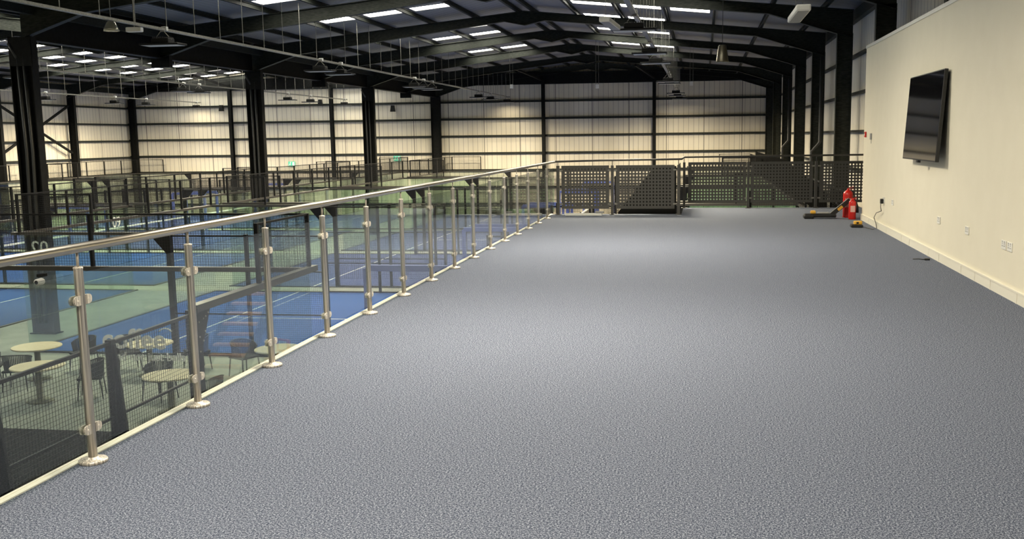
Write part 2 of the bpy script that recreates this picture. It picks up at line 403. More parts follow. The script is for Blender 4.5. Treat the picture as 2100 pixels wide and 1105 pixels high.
# ---- wall rails
GZ = [5.2, 4.03, 2.88, 1.73, .57, -.58, -1.73, -2.88]
for i, z in enumerate(GZ):
    tag(MB().box(XLW + .02, XRW - .02, YF - .15, YF - .005, z - .07, z + .07).build('wall_rail', M_beam), 'horizontal steel rail across the far wall, %s from the top' % ORD[i], 'rail', 'far wall rails')
    tag(MB().box(XRW - .16, XRW - .005, YM(-1), YF - .2, z - .09, z - .02).build('wall_rail', M_beam), 'steel rail along the right outer wall, %s from the top' % ORD[i], 'rail', 'right wall rails')
    tag(MB().box(XLW + .005, XLW + .16, 40, YF - .2, z - .09, z + .02).build('wall_rail', M_beam), 'steel rail along the far left wall, %s from the top' % ORD[i], 'rail', 'left wall rails')
struct('shade_strip', MB().box(XLW, XRW, YF - .3, YF - .02, 5.15, 5.9), M_dark)  # dark strip along the wall top, standing in for shade above the lamp cut-off

# ------------------------------------------------------------------ floodlights and cable trays
P_house = MB().bevbox(-.22, .22, -.16, .16, .05, .17, .02).mesh('housing', M_black)
fins = MB()
for i in range(9): fins.box(-.20 + i * .05 - .006, -.20 + i * .05 + .006, -.14, .14, .17, .20)
P_fins = fins.mesh('heat_sink', M_black)
P_panel = MB().bevbox(-.50, .50, -.24, .24, 0, .045, .012).mesh('light_panel', M_black)
P_diff = MB().box(-.46, .46, -.20, .20, -.006, .0).mesh('diffuser', mat('floodlight lens', (.5, .5, .46), .4))
brk = MB()
for sx in (-1, 1):
    brk.bar((sx * .22, 0, .14), (sx * .04, 0, .34), .014)
brk.bar((-.05, 0, .34), (.05, 0, .34), .03)
P_brk = brk.mesh('hanger', M_galv)
P_box = MB().bevbox(-.07, .07, -.05, .05, -.05, .05, .01).mesh('junction_box', M_white)
TR_Z = 4.30
def floodlight(x, y, label, group):
    t = thing('floodlight', label, 'light', (x, y, TR_Z - .37), 0, group)
    for n_, me in (('housing', P_house), ('heat_sink', P_fins), ('light_panel', P_panel), ('diffuser', P_diff), ('hanger', P_brk)): link(n_, me, t)
    lamp('lamp', (0, 0, -.012), MEZZ_W if y < 20 else (FLOOD_W * .06 if y > 65 else FLOOD_W * (2.0 if y > 56 else 1)), .9, .38, 165, (1, .89, .70) if y < 20 else WARM, parent=t)
    return t
rod_cache = {}
def tray(x, y0, y1, label, lamps, which, first=.4):
    t = thing('cable_tray', label, 'cable tray', (x, 0, TR_Z))
    mb = MB(); mb.box(-.055, .055, y0, y1, -.012, 0); mb.box(-.055, -.047, y0, y1, 0, .045); mb.box(.047, .055, y0, y1, 0, .045)
    mb.build('tray', M_galv, t)
    MB().tube([(.02, y0, .03), (.02, y1, .03)], .014, 6).build('cable', M_white, t)
    rd = RIDGE_R if x > XI else RIDGE_L
    top = 6.62 - .10 * abs(x - rd) - TR_Z
    me = MB().box(-.007, .007, -.007, .007, 0, top).mesh('hanger_rod', M_galv)
    y = y0 + first
    while y < y1: link('hanger_rod', me, t, (0, y, 0)); y += 1.39
    jb = 0
    n = len(lamps)
    for i, yl in enumerate(sorted(lamps, reverse=True)):
        floodlight(x, yl, 'black flat floodlight hanging from the %s cable tray, %s from the far wall' % (which, ORD[i]), 'floodlights under the %s cable tray' % which)
        link('junction_box', P_box, t, (.0, yl + .12, .04))
tray(-13.0, 12, 67.6, 'galvanised cable tray hung over the left end of the near court row', [23.3, 33.5, 35.4, 44.9, 46.4, 47.9, 58.2, 61.5, 66.8], 'long left')  # second lamp from the far wall is added to brighten that wall
tray(-1.55, -3, 67.0, 'galvanised cable tray hung over the mezzanine and stairs', [1.0, 8.0, 14.5, 22.95, 29.5, 33.4, 44.9, 46.6, 57.6, 61.0, 66.0], 'right-hand')  # out-of-view mezzanine lamps light the carpet; second from far wall added to brighten it
tray(-24.2, 30, 67.0, 'galvanised cable tray over the right end of the far-left court row', [33.4, 44.9, 46.4, 57.0, 60.5, 66.5], 'far-left inner')
tray(-35.2, 38, 67.6, 'galvanised cable tray near the left wall', [44.9, 50.5, 57.0, 60.5, 67.0], 'far-left outer')

# ------------------------------------------------------------------ padel courts
def wire_panel(w_, h_, sp=.05, r=.0017):
    mb = MB(); n = int(round(w_ / sp)); k = int(round(h_ / sp))
    for i in range(n + 1): mb.box(i * w_ / n - r, i * w_ / n + r, -r, r, 0, h_)
    for j in range(k + 1): mb.box(0, w_, -r - .002, r - .002, j * h_ / k - r, j * h_ / k + r)
    return mb
PANE = MB().box(.006, 1.994, -.006, .006, .01, 2.98).mesh('glass_pane', M_cglass)
MESH1 = wire_panel(2, 1).mesh('mesh_panel', M_fence)
MESH3 = wire_panel(2, 2.95).mesh('mesh_panel', M_fence)
MESH2 = wire_panel(2, 1.9).mesh('mesh_panel', M_fence)
rl = MB(); rl.box(0, 2, -.02, .02, 2.94, 2.98); rl.box(0, 2, -.015, .015, 2.08, 2.11); rl.box(0, 2, -.015, .015, 1.02, 1.05); rl.box(0, 2, -.02, .02, .02, .06); rl.box(0, .02, -.015, .015, .05, 2.95); rl.box(1.98, 2, -.015, .015, .05, 2.95)
RAILS = rl.mesh('mesh_frame', M_fence)
TOPR = MB().box(0, 2, -.02, .02, 3.97, 4.0).mesh('mesh_frame', M_fence)
P3 = MB().box(-.04, .04, -.05, .05, 0, 3).mesh('fence_post', M_fence)
P4U = MB().box(-.025, .025, -.03, .03, 3.05, 4).mesh('fence_post', M_fence)
P4 = MB().box(-.03, .03, -.04, .04, 0, 4).mesh('fence_post', M_fence)
pg = MB().box(-.06, .06, -.07, .07, 0, 3.02); PG = pg.mesh('fence_post', M_fence)
BEAM4 = MB().box(-.2, 4.05, -.06, .06, 2.98, 3.05).mesh('top_beam', M_fbeam)
BEAM10 = MB().box(-.06, 10.06, -.06, .06, 2.98, 3.05).mesh('top_beam', M_fbeam)
GUS = MB().prism([(0.06, 3.0), (.5, 3.0), (.06, 2.5)], -.02, .02, 'y').mesh('gusset', M_fence)
netm = wire_panel(10, .82, .1, .004).mesh('net_mesh', M_net)
TAPE = MB().box(0, 10, -.02, .02, .82, .9).mesh('net_tape', M_letter)
NPOST = MB().tube([(0, 0, 0), (0, 0, .95)], .05, 10).mesh('net_post', M_black)
fr = MB().box(-.06, .06, -.06, .06, 0, 2.2); FPOST = fr.mesh('entrance_post', M_blue)
fr = MB().box(-1.0, 1.0, -.07, .07, 2.13, 2.27); FBAR = fr.mesh('entrance_beam', M_blue)
KERB = MB().box(-.1, 20.1, -.1, .0, 0, .03); KERB.box(-.1, 20.1, 10, 10.1, 0, .03); KERB.box(-.1, 0, 0, 10, 0, .03); KERB.box(20, 20.1, 0, 10, 0, .03)
KERBM = KERB.mesh('kerb', M_fence)
def court_turf(mt): return MB().box(0, 20, 0, 10, 0, .012).mesh('turf', mt)
T_BLUE = court_turf(M_turf); T_VIO = court_turf(M_turf2)
LN = {}
LN['a'] = MB().box(-.025, .025, 0, 10, .012, .015).mesh('court_line', M_line)
LN['c'] = MB().box(3.05, 16.95, -.025, .025, .012, .015).mesh('court_line', M_line)
def number_mesh(txt, size, mt, ext=.004, off=0):
    cu = bpy.data.curves.new('t', 'FONT'); cu.body = txt; cu.size = size; cu.extrude = ext; cu.offset = off; cu.align_x = 'CENTER'
    o = bpy.data.objects.new('t', cu); COL.objects.link(o); dg = bpy.context.evaluated_depsgraph_get(); dg.update()
    me = bpy.data.meshes.new_from_object(o.evaluated_get(dg)); bpy.data.objects.remove(o); me.materials.clear(); me.materials.append(mt); return me
def court(x0, y0, label, turf, number=None, near=True):
    t = thing('padel_court', label, 'padel court', (x0, y0, G), 0, 'padel courts')
    A = lambda n, me, x, y, z=0, r=0: link(n, me, t, (x, y, z), r)
    A('turf', turf, 0, 0); A('kerb', KERBM, 0, 0)
    for x in (3.05, 16.95): A('court_line', LN['a'], x, 0)
    A('court_line', LN['c'], 0, 5)
    A('net_mesh', netm, 10, 0, 0, PI / 2); A('net_tape', TAPE, 10, 0, 0, PI / 2)
    for y in (0.1, 9.9): A('net_post', NPOST, 10, y)
    for x in (0, 20):
        for i in range(5): A('glass_pane', PANE, x, 2 * i, 0, PI / 2); A('mesh_panel', MESH1, x, 2 * i, 3, PI / 2); A('mesh_frame', TOPR, x, 2 * i, 0, PI / 2)
        for i in range(6): A('fence_post', P4U, x, 2 * i, 0, PI / 2)
        A('top_beam', BEAM10, x, 0, 0, PI / 2)
    for y in (0, 10):
        for x in (0, 2, 16, 18): A('glass_pane', PANE, x, y)
        for x in (0, 18): A('mesh_panel', MESH1, x, y, 3); A('mesh_frame', TOPR, x, y)
        for x in (2, 18): A('fence_post', P4U, x, y)
        A('top_beam', BEAM4, 0, y); A('top_beam', BEAM4, 20, y, 0, PI)
        for x in (4, 16): A('fence_post', PG, x, y)
        A('gusset', GUS, 4, y, 0, PI); A('gusset', GUS, 16, y)
        for x in (4, 6, 12, 14): A('mesh_panel', MESH3, x, y); A('mesh_frame', RAILS, x, y)
        A('mesh_panel', MESH1, 8, y, 2.0 - .05); A('mesh_panel', MESH1, 10, y, 2.0 - .05)
        for x in (6, 8, 12, 14): A('fence_post', P3, x, y)
        for x in (9, 11): A('entrance_post', FPOST, x, y)
        A('entrance_beam', FBAR, 10, y)
    if number:
        n = number_mesh(number, .5, M_letter); c = link('court_number', n, t, (.50, .02, 2.48)); c.rotation_euler = (PI / 2, 0, PI)
    return t
CY = [22.88, 34.16, 45.66, 57.16]
RN = ['nearest', 'second', 'third', 'farthest']
for i, y in enumerate(CY):
    court(-16.95, y, 'blue glass-walled padel court in the right-hand row, %s from the camera' % RN[i], T_BLUE if i < 1 else T_VIO, ['02', None, None, None][i])
    tt = court(-40.07, y, 'blue glass-walled padel court in the left-hand row beyond the columns, %s from the camera' % RN[i], T_BLUE if i < 2 else T_VIO)
    if i == 0: c = link('court_number', number_mesh('09', .5, M_letter), tt, (20.02, 9.2, 2.35)); c.rotation_euler = (PI / 2, 0, PI / 2)

# ---- the court beside the mezzanine: black turf, side fence at x = -6.73
DX, DY = -6.73, 16.42
t = thing('padel_court', 'black-turfed court right beside the mezzanine, behind a mesh side fence', 'padel court', (DX, DY, G), group='padel courts')
A = lambda n, me, x, y, z=0, r=0: link(n, me, t, (x, y, z), r)
MB().box(-10, 0, -20, 0, 0, .012).build('turf', M_bturf, t)
for i in range(5):
    A('glass_pane', PANE, -2 * i - 2, 0); A('mesh_panel', MESH1, -2 * i - 2, 0, 3); A('mesh_frame', TOPR, -2 * i - 2, 0)
for x in (-10, -4.05, -8): A('fence_post', P4U, x, 0)
A('fence_post', P4U, 0, 0, 0, PI / 2); A('fence_post', P4U, 0, -2, 0, PI / 2)
MB().box(-10.05, .06, -.06, .06, 2.98, 3.06).build('top_beam', M_fbeam, t)
bm4 = MB(); bm4.box(-.07, .07, -4.05, .22, 2.98, 3.08); bm4.build('top_beam', M_fbeam, t)
for i in (0, 1): A('glass_pane', PANE, 0, -2 - 2 * i, 0, PI / 2)
A('mesh_panel', MESH1, 0, -2, 3, PI / 2); A('mesh_frame', TOPR, 0, -2, 0, PI / 2)
cp = MB(); cp.box(-.07, .07, -4.12, -3.96, 0, 3.02); cp.prism([(-3.96, 3.0), (-3.70, 3.0), (-3.96, 2.50)], .03, .07, 'x'); cp.build('fence_post', M_fence, t)
bolts = MB()
for yy, zz in ((-4.04, 2.85), (-4.04, 2.65), (-4.04, 2.45), (-3.92, 2.88), (-3.88, 2.7), (-3.85, 2.9), (-3.78, 2.94), (-3.94, 2.58)): bolts.lathe([(.012, 0), (.012, .008), (.006, .012)], (.07, yy, zz), 8, 'x')
bolts.build('bolt', M_galv, t)
for i in range(5):
    y = -6 - 2 * i + (.03)
    A('mesh_panel', MESH3, 0, y, 0, PI / 2)
    mf = link('mesh_frame', RAILS, t, (0, y, 0), PI / 2)
    fin = MB(); fin.box(-.04, .04, y - .03, y + .05, 0, 3.0)
    fin.prism([(.04, 2.95), (.04, 0), (.30, 0), (.06, 2.95)], y - .012, y + .03, 'y')
    fin.build('fence_post', M_fence, t)
MB().bar((0, 0, 0), (0, -20, 0), .02).build('mesh_frame', M_fence, t)
# wording on the back glass
tx = number_mesh('coffee', .50, M_letter, .003, .012); o = link('lettering', tx, t, (-3.36, -.02, 1.58)); o.rotation_euler = (PI / 2, 0, 0)
tx = number_mesh("and not just balls", .21, M_letter, .003, .003); o = link('lettering', tx, t, (-3.10, -.02, 1.36)); o.rotation_euler = (PI / 2, 0, 0)
for r in (.15,):
    MB().tube([(-2.74 + r * math.sin(a), -.02, 1.80 + r * math.cos(a)) for a in [(-.9 + i * .18) for i in range(11)]], .012, 6).build('lettering', M_letter, t)

# ------------------------------------------------------------------ security camera
t = thing('security_camera', 'small white dome-ended security camera under the black court beam', 'camera', (-11.68, 16.20, -.74))
MB().box(-.05, .05, -.02, .14, .0, .05).build('bracket', M_black, t)
MB().lathe([(.035, -.12), (.06, -.10), (.065, .03), (.05, .06)], (.02, -.02, -.08), 16, 'y').build('camera_body', M_white, t)
MB().lathe([(.035, -.012), (.04, 0), (.03, .006)], (.02, -.13, -.08), 14, 'y').build('lens', M_blackplastic, t)

# ------------------------------------------------------------------ cafe furniture
def table(x, y, label):
    t = thing('round_table', label, 'table', (x, y, G), 0, 'cafe tables')
    MB().lathe([(.50, .715), (.52, .725), (.52, .745), (.51, .752)], n=40).build('table_top', M_wood, t)
    MB().lathe([(.26, 0), (.27, .012), (.24, .03), (.07, .045), (.06, .70), (.16, .712)], n=24).build('pedestal', M_base, t)
    return t
for x, y, l in [(-14.75, 20.15, 'round pale wooden cafe table farthest left by the walkway'), (-13.43, 18.32, 'round pale wooden cafe table at left, in front of the farthest-left one'),
                (-12.37, 20.7, 'round pale wooden cafe table behind the coffee lettering'), (-10.26, 17.83, 'round pale wooden cafe table below the slogan, nearest the mesh corner'),
                (-9.14, 20.39, 'round pale wooden cafe table right of the mesh fence, by the blue court')]:
    table(x, y, l)
def chair_parts(t):
    MB().bevbox(-.25, .25, -.24, .24, .41, .46, .02).build('seat', M_rope, t)
    for sx in (-1, 1):
        for sy in (-1, 1):
            MB().tube([(sx * .22, sy * .20, .42), (sx * .25, sy * .24, 0)], [.017, .012], 8).build('leg', M_rope, t)
    arc = []
    for i in range(19):
        a = math.radians(-125 + 250 * i / 18); r = .29
        arc.append((r * math.sin(a), -r * math.cos(a) * .95, .80 - .14 * (abs(a) / 2.18) ** 2))
    MB().tube(arc, .014, 8).build('back_rail', M_rope, t)
    st = MB()
    for i in range(0, 37):
        a = math.radians(-125 + 250 * i / 36); r = .29; top = .80 - .14 * (abs(a) / 2.18) ** 2
        p0 = Vector((.25 * math.sin(a), -.25 * math.cos(a), .45)); p1 = Vector((r * math.sin(a), -r * math.cos(a) * .95, top))
        st.bar(p0, p1, .024, .008, up=(math.sin(a), -math.cos(a), 0))
    st.build('backrest', M_rope, t)
ch = thing('woven_armchair', 'dark woven-back armchair right of the farthest-left table', 'chair', (-14.15, 20.95, G), 2.6, 'cafe chairs')
chair_parts(ch)
for x, y, a, l in [(-15.45, 19.55, -1.1, 'dark woven-back armchair at the left picture edge, left of both tables'), (-14.55, 19.2, .3, 'dark woven-back armchair between the two left tables'),
                   (-12.55, 18.75, 2.0, 'dark woven-back armchair behind the first railing post, right of a table'), (-13.15, 21.1, -2.4, 'dark woven-back armchair behind the first letters of coffee'),
                   (-11.0, 18.7, 2.9, 'dark woven-back armchair behind the table under the slogan'), (-9.35, 17.6, 1.4, 'dark woven-back armchair right of the table under the slogan'),
                   (-10.2, 20.9, -2.0, 'dark woven-back armchair left of the table by the blue court'), (-11.6, 21.4, 2.4, 'dark woven-back armchair right of the table behind the coffee lettering')]:
    dup(ch, (x, y, G), a, l)
# stairs under the mezzanine edge, seen as a reflection in the court glass
t = thing('staircase', 'timber-treaded staircase mirrored in the court glass', 'stairs', (-3.38, 19.35, G))
for i in range(11):
    MB().box(-.42, .42, i * .235, i * .235 + .20, .28 + i * .187, .33 + i * .187).build('tread', M_tread, t)
for sx in (-1, 1):
    MB().prism([(-.1, .0), (.15, .0), (2.75, 2.20), (2.75, 2.45), (2.55, 2.45), (-.1, .25)], sx * .45 - .015, sx * .45 + .015, 'x').build('stringer', M_black, t)
t = thing('red_chair', 'red and white metal chair mirrored in the court glass below the stairs', 'chair', (-4.10, 20.75, G), .4)
MB().bevbox(-.21, .21, -.2, .2, .43, .47, .015).build('seat', M_yellow, t)
MB().bevbox(-.21, .21, .19, .22, .55, .85, .01).build('backrest', M_red, t)
MB().box(-.12, .12, .182, .189, .60, .80).build('back_panel', M_white, t)
for sx in (-1, 1):
    for sy in (-1, 1): MB().tube([(sx * .18, sy * .19, .85 if sy > 0 else .43), (sx * .22, sy * .23, 0)], .013, 8).build('leg', M_red, t)

# ------------------------------------------------------------------ glass balustrade along the mezzanine edge
RX = -3.076; Y0 = 4.56; SP = 1.088
posts_y = [Y0 + k * SP for k in range(-2, 15)]
PT = MB().lathe([(.0225, .018), (.0225, .995), (.024, .997), (.024, 1.004), (.012, 1.008)], n=24).mesh('post_tube', M_steel)
PB = MB().lathe([(.071, 0), (.071, .014), (.066, .019), (.028, .021), (.026, .03)], n=32).mesh('base_plate', M_steel)
PR = MB().lathe([(.007, .99), (.007, 1.08)], n=12).mesh('top_pin', M_steel)
cl = MB()
def clampm():
    mb = MB()
    # two D-shaped cheeks either side of the glass, on an arm from the post
    for sx, th in ((-.012, .010), (.012, .010)):
        prof = [(.0, -.024), (.03, -.024)] + [(.030 + .024 * math.sin(a), -.024 * math.cos(a)) for a in [PI * i / 8 for i in range(1, 8)]] + [(.03, .024), (0, .024)]
        mb.prism([(p[0] + .018, p[1]) for p in prof], sx - th / 2, sx + th / 2, 'x')
    mb.lathe([(.006, -.02), (.006, .02)], (0, .045, 0), 10, 'x')
    return mb
CM = clampm().mesh('glass_clamp', M_steel)
PNAMES = {}
rt_group = 'stainless balustrade posts'
for k in range(-2, 15):
    y = Y0 + k * SP
    if k < 0: lb = 'stainless balustrade post just outside the left edge of the picture, %s' % ('nearer' if k == -2 else 'next to the first visible')
    else: lb = 'stainless balustrade post with round base plate, %s from the left' % ORD[k]
    t = thing('balustrade_post', lb, 'post', (RX, y, 0), 0, rt_group)
    link('base_plate', PB, t); link('post_tube', PT, t); link('top_pin', PR, t)
    for z in (.84, .18):
        for s in (1, -1):
            c = link('glass_clamp', CM, t, (-.022 * 0, 0, z)); c.rotation_euler = (0, 0, 0 if s > 0 else PI)
for k in range(-2, 15):
    y = Y0 + k * SP; y1 = y + SP if k < 14 else 20.80
    g = MB().box(RX - .005, RX + .005, y + .038, y1 - .038, .075, .975).build('glass_panel', M_glass)
    lb = ('clear glass balustrade panel in the %s bay from the left' % ORD[k]) if k >= 0 else ('clear glass balustrade panel left of the first post' if k == -1 else 'clear glass balustrade panel beyond the left picture edge')
    tag(g, lb, 'glass panel', 'balustrade glass panels')
hr = thing('handrail', 'brushed stainless tubular handrail on top of the glass balustrade', 'handrail', (RX, 0, 1.10))
MB().tube([(0, -2.2, 0), (0, 20.86, 0)], .0242, 24).build('rail_tube', M_rail, hr)

# ------------------------------------------------------------------ perforated guard rail at the end of the mezzanine
def perf_panel(wd, z0, z1, cell=.068, hole=.033, mx=.045, mz=.04):
    nx = int((wd - 2 * mx) / cell); nz = int((z1 - z0 - 2 * mz) / cell)
    ox = (wd - nx * cell) / 2; oz = (z1 - z0 - nz * cell) / 2
    xs = [0]; 
    for i in range(nx): c = ox + (i + .5) * cell; xs += [c - hole / 2, c + hole / 2]
    xs.append(wd); zs = [0]
    for i in range(nz): c = oz + (i + .5) * cell; zs += [c - hole / 2, c + hole / 2]
    zs.append(z1 - z0)
    mb = MB(); vi = {}; th = .0025
    def V(i, j, s):
        k = (i, j, s)
        if k not in vi: vi[k] = len(mb.v); mb.v.append((xs[i], s * th, zs[j] + z0))
        return vi[k]
    for i in range(len(xs) - 1):
        for j in range(len(zs) - 1):
            if i % 2 == 1 and j % 2 == 1:
                for (a, b), (c, d) in (((i, j), (i + 1, j)), ((i + 1, j), (i + 1, j + 1)), ((i + 1, j + 1), (i, j + 1)), ((i, j + 1), (i, j))):
                    mb.f.append((V(a, b, -1), V(c, d, -1), V(c, d, 1), V(a, b, 1))); mb.sm.append(False)
            else:
                mb.f.append((V(i, j, -1), V(i + 1, j, -1), V(i + 1, j + 1, -1), V(i, j + 1, -1))); mb.sm.append(False)
                mb.f.append((V(i, j, 1), V(i, j + 1, 1), V(i + 1, j + 1, 1), V(i + 1, j, 1))); mb.sm.append(False)
    return mb
def ppanel(x, y, wd, rot, label, z0=.12, z1=1.02):
    t = thing('perforated_panel', label, 'railing panel', (x, y, 0), rot, 'perforated guard panels')
    perf_panel(wd, z0, z1).build('sheet', M_perf, t)
    fx = MB()
    for xx in (.02, wd - .02):
        for zz in (z0 + .10, z1 - .10):
            fx.bar((xx, 0, zz), (-.032 if xx < .1 else wd + .032, 0, zz), .014, .03)
            fx.lathe([(.012, -.012), (.012, .012)], (xx, 0, zz), 8, 'y')
    fx.build('fixing_clip', M_galv, t)
YE = 20.85; YE2 = 22.70
ppanel(-2.93, YE, 1.0, 0, 'grey perforated steel panel next to the glass balustrade')
ppanel(-1.79, YE, 1.21, 0, 'grey perforated steel panel just left of the jog in the railing')
ppanel(-.50, YE + .09, 1.62, PI / 2, 'grey perforated steel panel seen edge-on at the jog')
ppanel(-.33, YE2, 1.27, 0, 'grey perforated steel panel just right of the jog')
ppanel(1.04, YE2, 1.34, 0, 'grey perforated steel panel with dark wall columns behind')
ppanel(2.52, YE2, 1.3, 0, 'grey perforated steel panel beside the cream wall and extinguishers')
for i, (x, y, l) in enumerate([(-3.0, YE, 'at the glass balustrade corner'), (-1.865, YE, 'between the first two perforated panels'), (-.50, YE, 'at the near corner of the jog'),
                               (-.42, YE2, 'at the far corner of the jog'), (.99, YE2, 'between the perforated panels right of the jog'), (2.45, YE2, 'left of the last perforated panel')]):
    t = thing('guard_post', 'square grey guard rail post ' + l, 'post', (x, y, 0), 0, 'grey guard rail posts')
    hgt = 1.02
    MB().box(-.028, .028, -.028, .028, 0, hgt).build('post_tube', M_perf, t)
    MB().box(-.06, .06, -.06, .06, 0, .012).build('base_plate', M_perf, t)
    MB().tube([(0, 0, hgt), (0, 0, 1.12)], .008, 8).build('top_pin', M_perf, t)
t = thing('handrail', 'dark grey tubular handrail over the perforated panels', 'handrail', (0, 0, 1.135))
MB().tube([(RX, YE + .01, -.03), (-2.0, YE, -.01), (-.50, YE, 0), (-.44, YE + .06, 0), (-.42, YE2 - .05, 0), (-.36, YE2, 0), (4.2, YE2, .02)], .021, 14).build('rail_tube', M_perf, t)

# dark stair enclosure beyond the guard rail
t = thing('stair_enclosure', 'dark stair side panel rising behind the second perforated panel', 'stairs', (0, 21.35, 0))
MB().prism([(-1.85, -.25), (-1.78, .02), (-1.02, .98), (-.56, .98), (-.56, -.25)], 0, .05, 'y').build('side_panel', M_black, t)
t = thing('stair_enclosure', 'dark sloping stair side panel behind the panels right of the jog', 'stairs', (0, 24.4, 0))
MB().prism([(1.22, 1.22), (1.95, 1.0), (2.9, .20), (2.9, -.35), (1.22, .80)], 0, .05, 'y').build('side_panel', M_black, t)
st = MB()
for i in range(7): st.bar((1.35 + i * .12, -.02, 1.12 - i * .04 - .05), (1.35 + i * .12, -.02, .85), .012)
st.build('baluster', M_fence, t)

# ------------------------------------------------------------------ partition wall items
TVY0, TVY1 = 12.92, 14.98
t = thing('wall_television', 'large black flat television tilted down on the cream wall', 'television', (PW - .02, (TVY0 + TVY1) / 2, 1.81))
t.rotation_euler = (0, math.radians(3.6), 0)
wd = (TVY1 - TVY0) / 2; hh = .565
MB().bevbox(-.09, -.045, -wd, wd, -hh, hh, .006).build('casing', M_blackplastic, t)
MB().box(-.0915, -.0900, -wd + .014, wd - .014, -hh + .018, hh - .014).build('screen', M_screen, t)
MB().box(-.045, .01, -.25, .25, -.2, .2).build('wall_mount', M_black, t)
MB().box(-.10, -.06, -.05, .05, -hh - .03, -hh).build('sensor_bar', M_blackplastic, t)
def socket(y, z, w_, label, gangs=2):
    t = thing('wall_socket', label, 'socket', (PW, y, z), 0, 'sockets on the cream wall')
    MB().bevbox(-.010, 0, -w_ / 2, w_ / 2, -.045, .045, .003).build('face_plate', M_white, t)
    s = MB()
    for g in range(gangs):
        c = (g - (gangs - 1) / 2) * (w_ / gangs) * .85
        for dy, dz, a, b in ((0, .012, .004, .009), (-.012, -.012, .008, .004), (.012, -.012, .008, .004)):
            s.box(-.0112, -.010, c + dy - a, c + dy + a, dz - b, dz + b)
        s.box(-.013, -.010, c - .006, c + .006, .025, .037)
    s.build('socket_hole', M_grey, t)
socket(17.19, .52, .15, 'white wall socket with the black charger plug in it')
socket(16.4, .53, .15, 'white wall socket just right of the plugged-in one')
socket(13.23, .515, .15, 'white wall socket below the television')
socket(11.84, .515, .15, 'white wall socket between the television and the double one')
socket(10.42, .505, .15, 'white wall socket, left half of the pair at the right edge')
socket(10.22, .505, .15, 'white wall socket, right half of the pair at the right edge', 2)
t = thing('plug', 'black charger plug and cable running from the socket to the floor', 'plug', (PW, 17.19, .5))
MB().bevbox(-.06, -.012, -.03, .03, -.04, .04, .008).build('plug_body', M_blackplastic, t)
pts = [(-.05, 0, -.03), (-.05, .0, -.10), (-.04, -.02, -.16), (-.06, .35, -.22), (-.05, .62, -.32), (-.045, .45, -.40), (-.06, .25, -.47), (-.11, .3, -.492), (-.17, .5, -.492), (-.18, .62, -.492)]
MB().tube(pts, .006, 6).build('cable', M_blackplastic, t)
t = thing('alarm_call_point', 'small red fire alarm call point near the end of the cream wall', 'alarm', (PW, 19.25, 1.59))
MB().bevbox(-.03, 0, -.045, .045, -.05, .05, .006).build('housing', M_red, t)
MB().box(-.032, -.03, -.02, .02, -.02, .02).build('glass_window', M_white, t)
t = thing('control_keypad', 'small grey control box beside the red call point', 'switch', (PW, 18.66, 1.55))
MB().bevbox(-.02, 0, -.06, .06, -.05, .06, .006).build('housing', M_grey, t)
MB().box(-.006, 0, -.005, .005, -.12, -.05).build('cable', M_grey, t)

# fire extinguishers
def extinguisher(x, y, h, r, label, hose=True):
    t = thing('fire_extinguisher', label, 'fire extinguisher', (x, y, 0), 0, 'fire extinguishers')
    MB().lathe([(r * .92, 0), (r, .012), (r, h * .74), (r * .93, h * .80), (r * .6, h * .86), (r * .3, h * .88), (r * .28, h * .9)], n=24).build('cylinder', M_red, t)
    MB().box(-r * .62, r * .62, -r * 1.01, -r * .7, h * .34, h * .62).build('label_plate', mat('pale red label', (.75, .45, .40), .5), t)
    v = MB(); v.box(-.02, .02, -.03, .03, h * .88, h * .93); v.bar((-.02, 0, h * .93), (r * 1.1, 0, h * .99), .018, .008); v.bar((-.02, 0, h * .90), (r * 1.1, 0, h * .92), .018, .008)
    v.build('valve_handle', M_red, t)
    if hose: MB().tube([(.02, 0, h * .88), (r * .9, -.01, h * .84), (r * 1.35, -.01, h * .6), (r * 1.35, 0, h * .3)], [.011, .011, .016, .028], 10).build('hose', M_blackplastic, t)
extinguisher(2.775, 20.05, .60, .095, 'tall red fire extinguisher standing behind the small one')
extinguisher(2.80, 19.62, .42, .068, 'small red fire extinguisher with a pale label, in front of the tall one')
# folded tool on the floor
t = thing('folding_tool', 'black and yellow folding power tool lying with one arm raised by the extinguishers', 'tool', (1.98, 19.85, 0))
MB().bevbox(-.05, .55, -.09, .09, .02, .09, .02).build('base_bar', M_blackplastic, t)
MB().bevbox(-.06, .12, -.12, .12, 0, .07, .02).build('foot', M_blackplastic, t)
MB().bevbox(.07, .17, -.05, .05, .09, .15, .02).build('knob', M_yellow, t)
MB().bevbox(.20, .42, -.05, .05, .09, .12, .01).build('cover', M_grey, t)
MB().bar((.45, 0, .06), (.80, 0, .36), .10, .08).build('raised_arm', M_blackplastic, t)
MB().bar((.58, -.054, .165), (.66, -.054, .235), .012, .05).build('badge', M_yellow, t)
MB().bar((.60, 0, .25), (.55, 0, .30), .03).build('trigger', M_blackplastic, t)
t = thing('battery_charger', 'small black charger with a yellow battery on the carpet', 'charger', (2.64, 17.95, 0))
MB().bevbox(-.10, .10, -.09, .09, 0, .05, .012).build('charger_base', M_blackplastic, t)
MB().bevbox(-.05, .09, -.05, .05, .05, .11, .015).build('battery', M_yellow, t)
MB().box(-.01, .03, -.052, -.049, .065, .095).build('badge', M_blackplastic, t)
t = thing('cable_end', 'small black strap end lying on the carpet beside the skirting', 'strap', (2.78, 13.3, 0))
MB().tube([(-.10, .05, .006), (-.04, .01, .012), (.03, -.03, .008)], .006, 8).build('strap', M_blackplastic, t)
MB().bevbox(.02, .09, -.05, -.01, 0, .025, .006).build('buckle', M_blackplastic, t)
t = thing('white_plank', 'long white board on the floor before the first perforated panel', 'board', (-2.42, 20.62, 0))
MB().bevbox(-.40, .36, -.05, .05, 0, .045, .005).build('board', M_white, t)
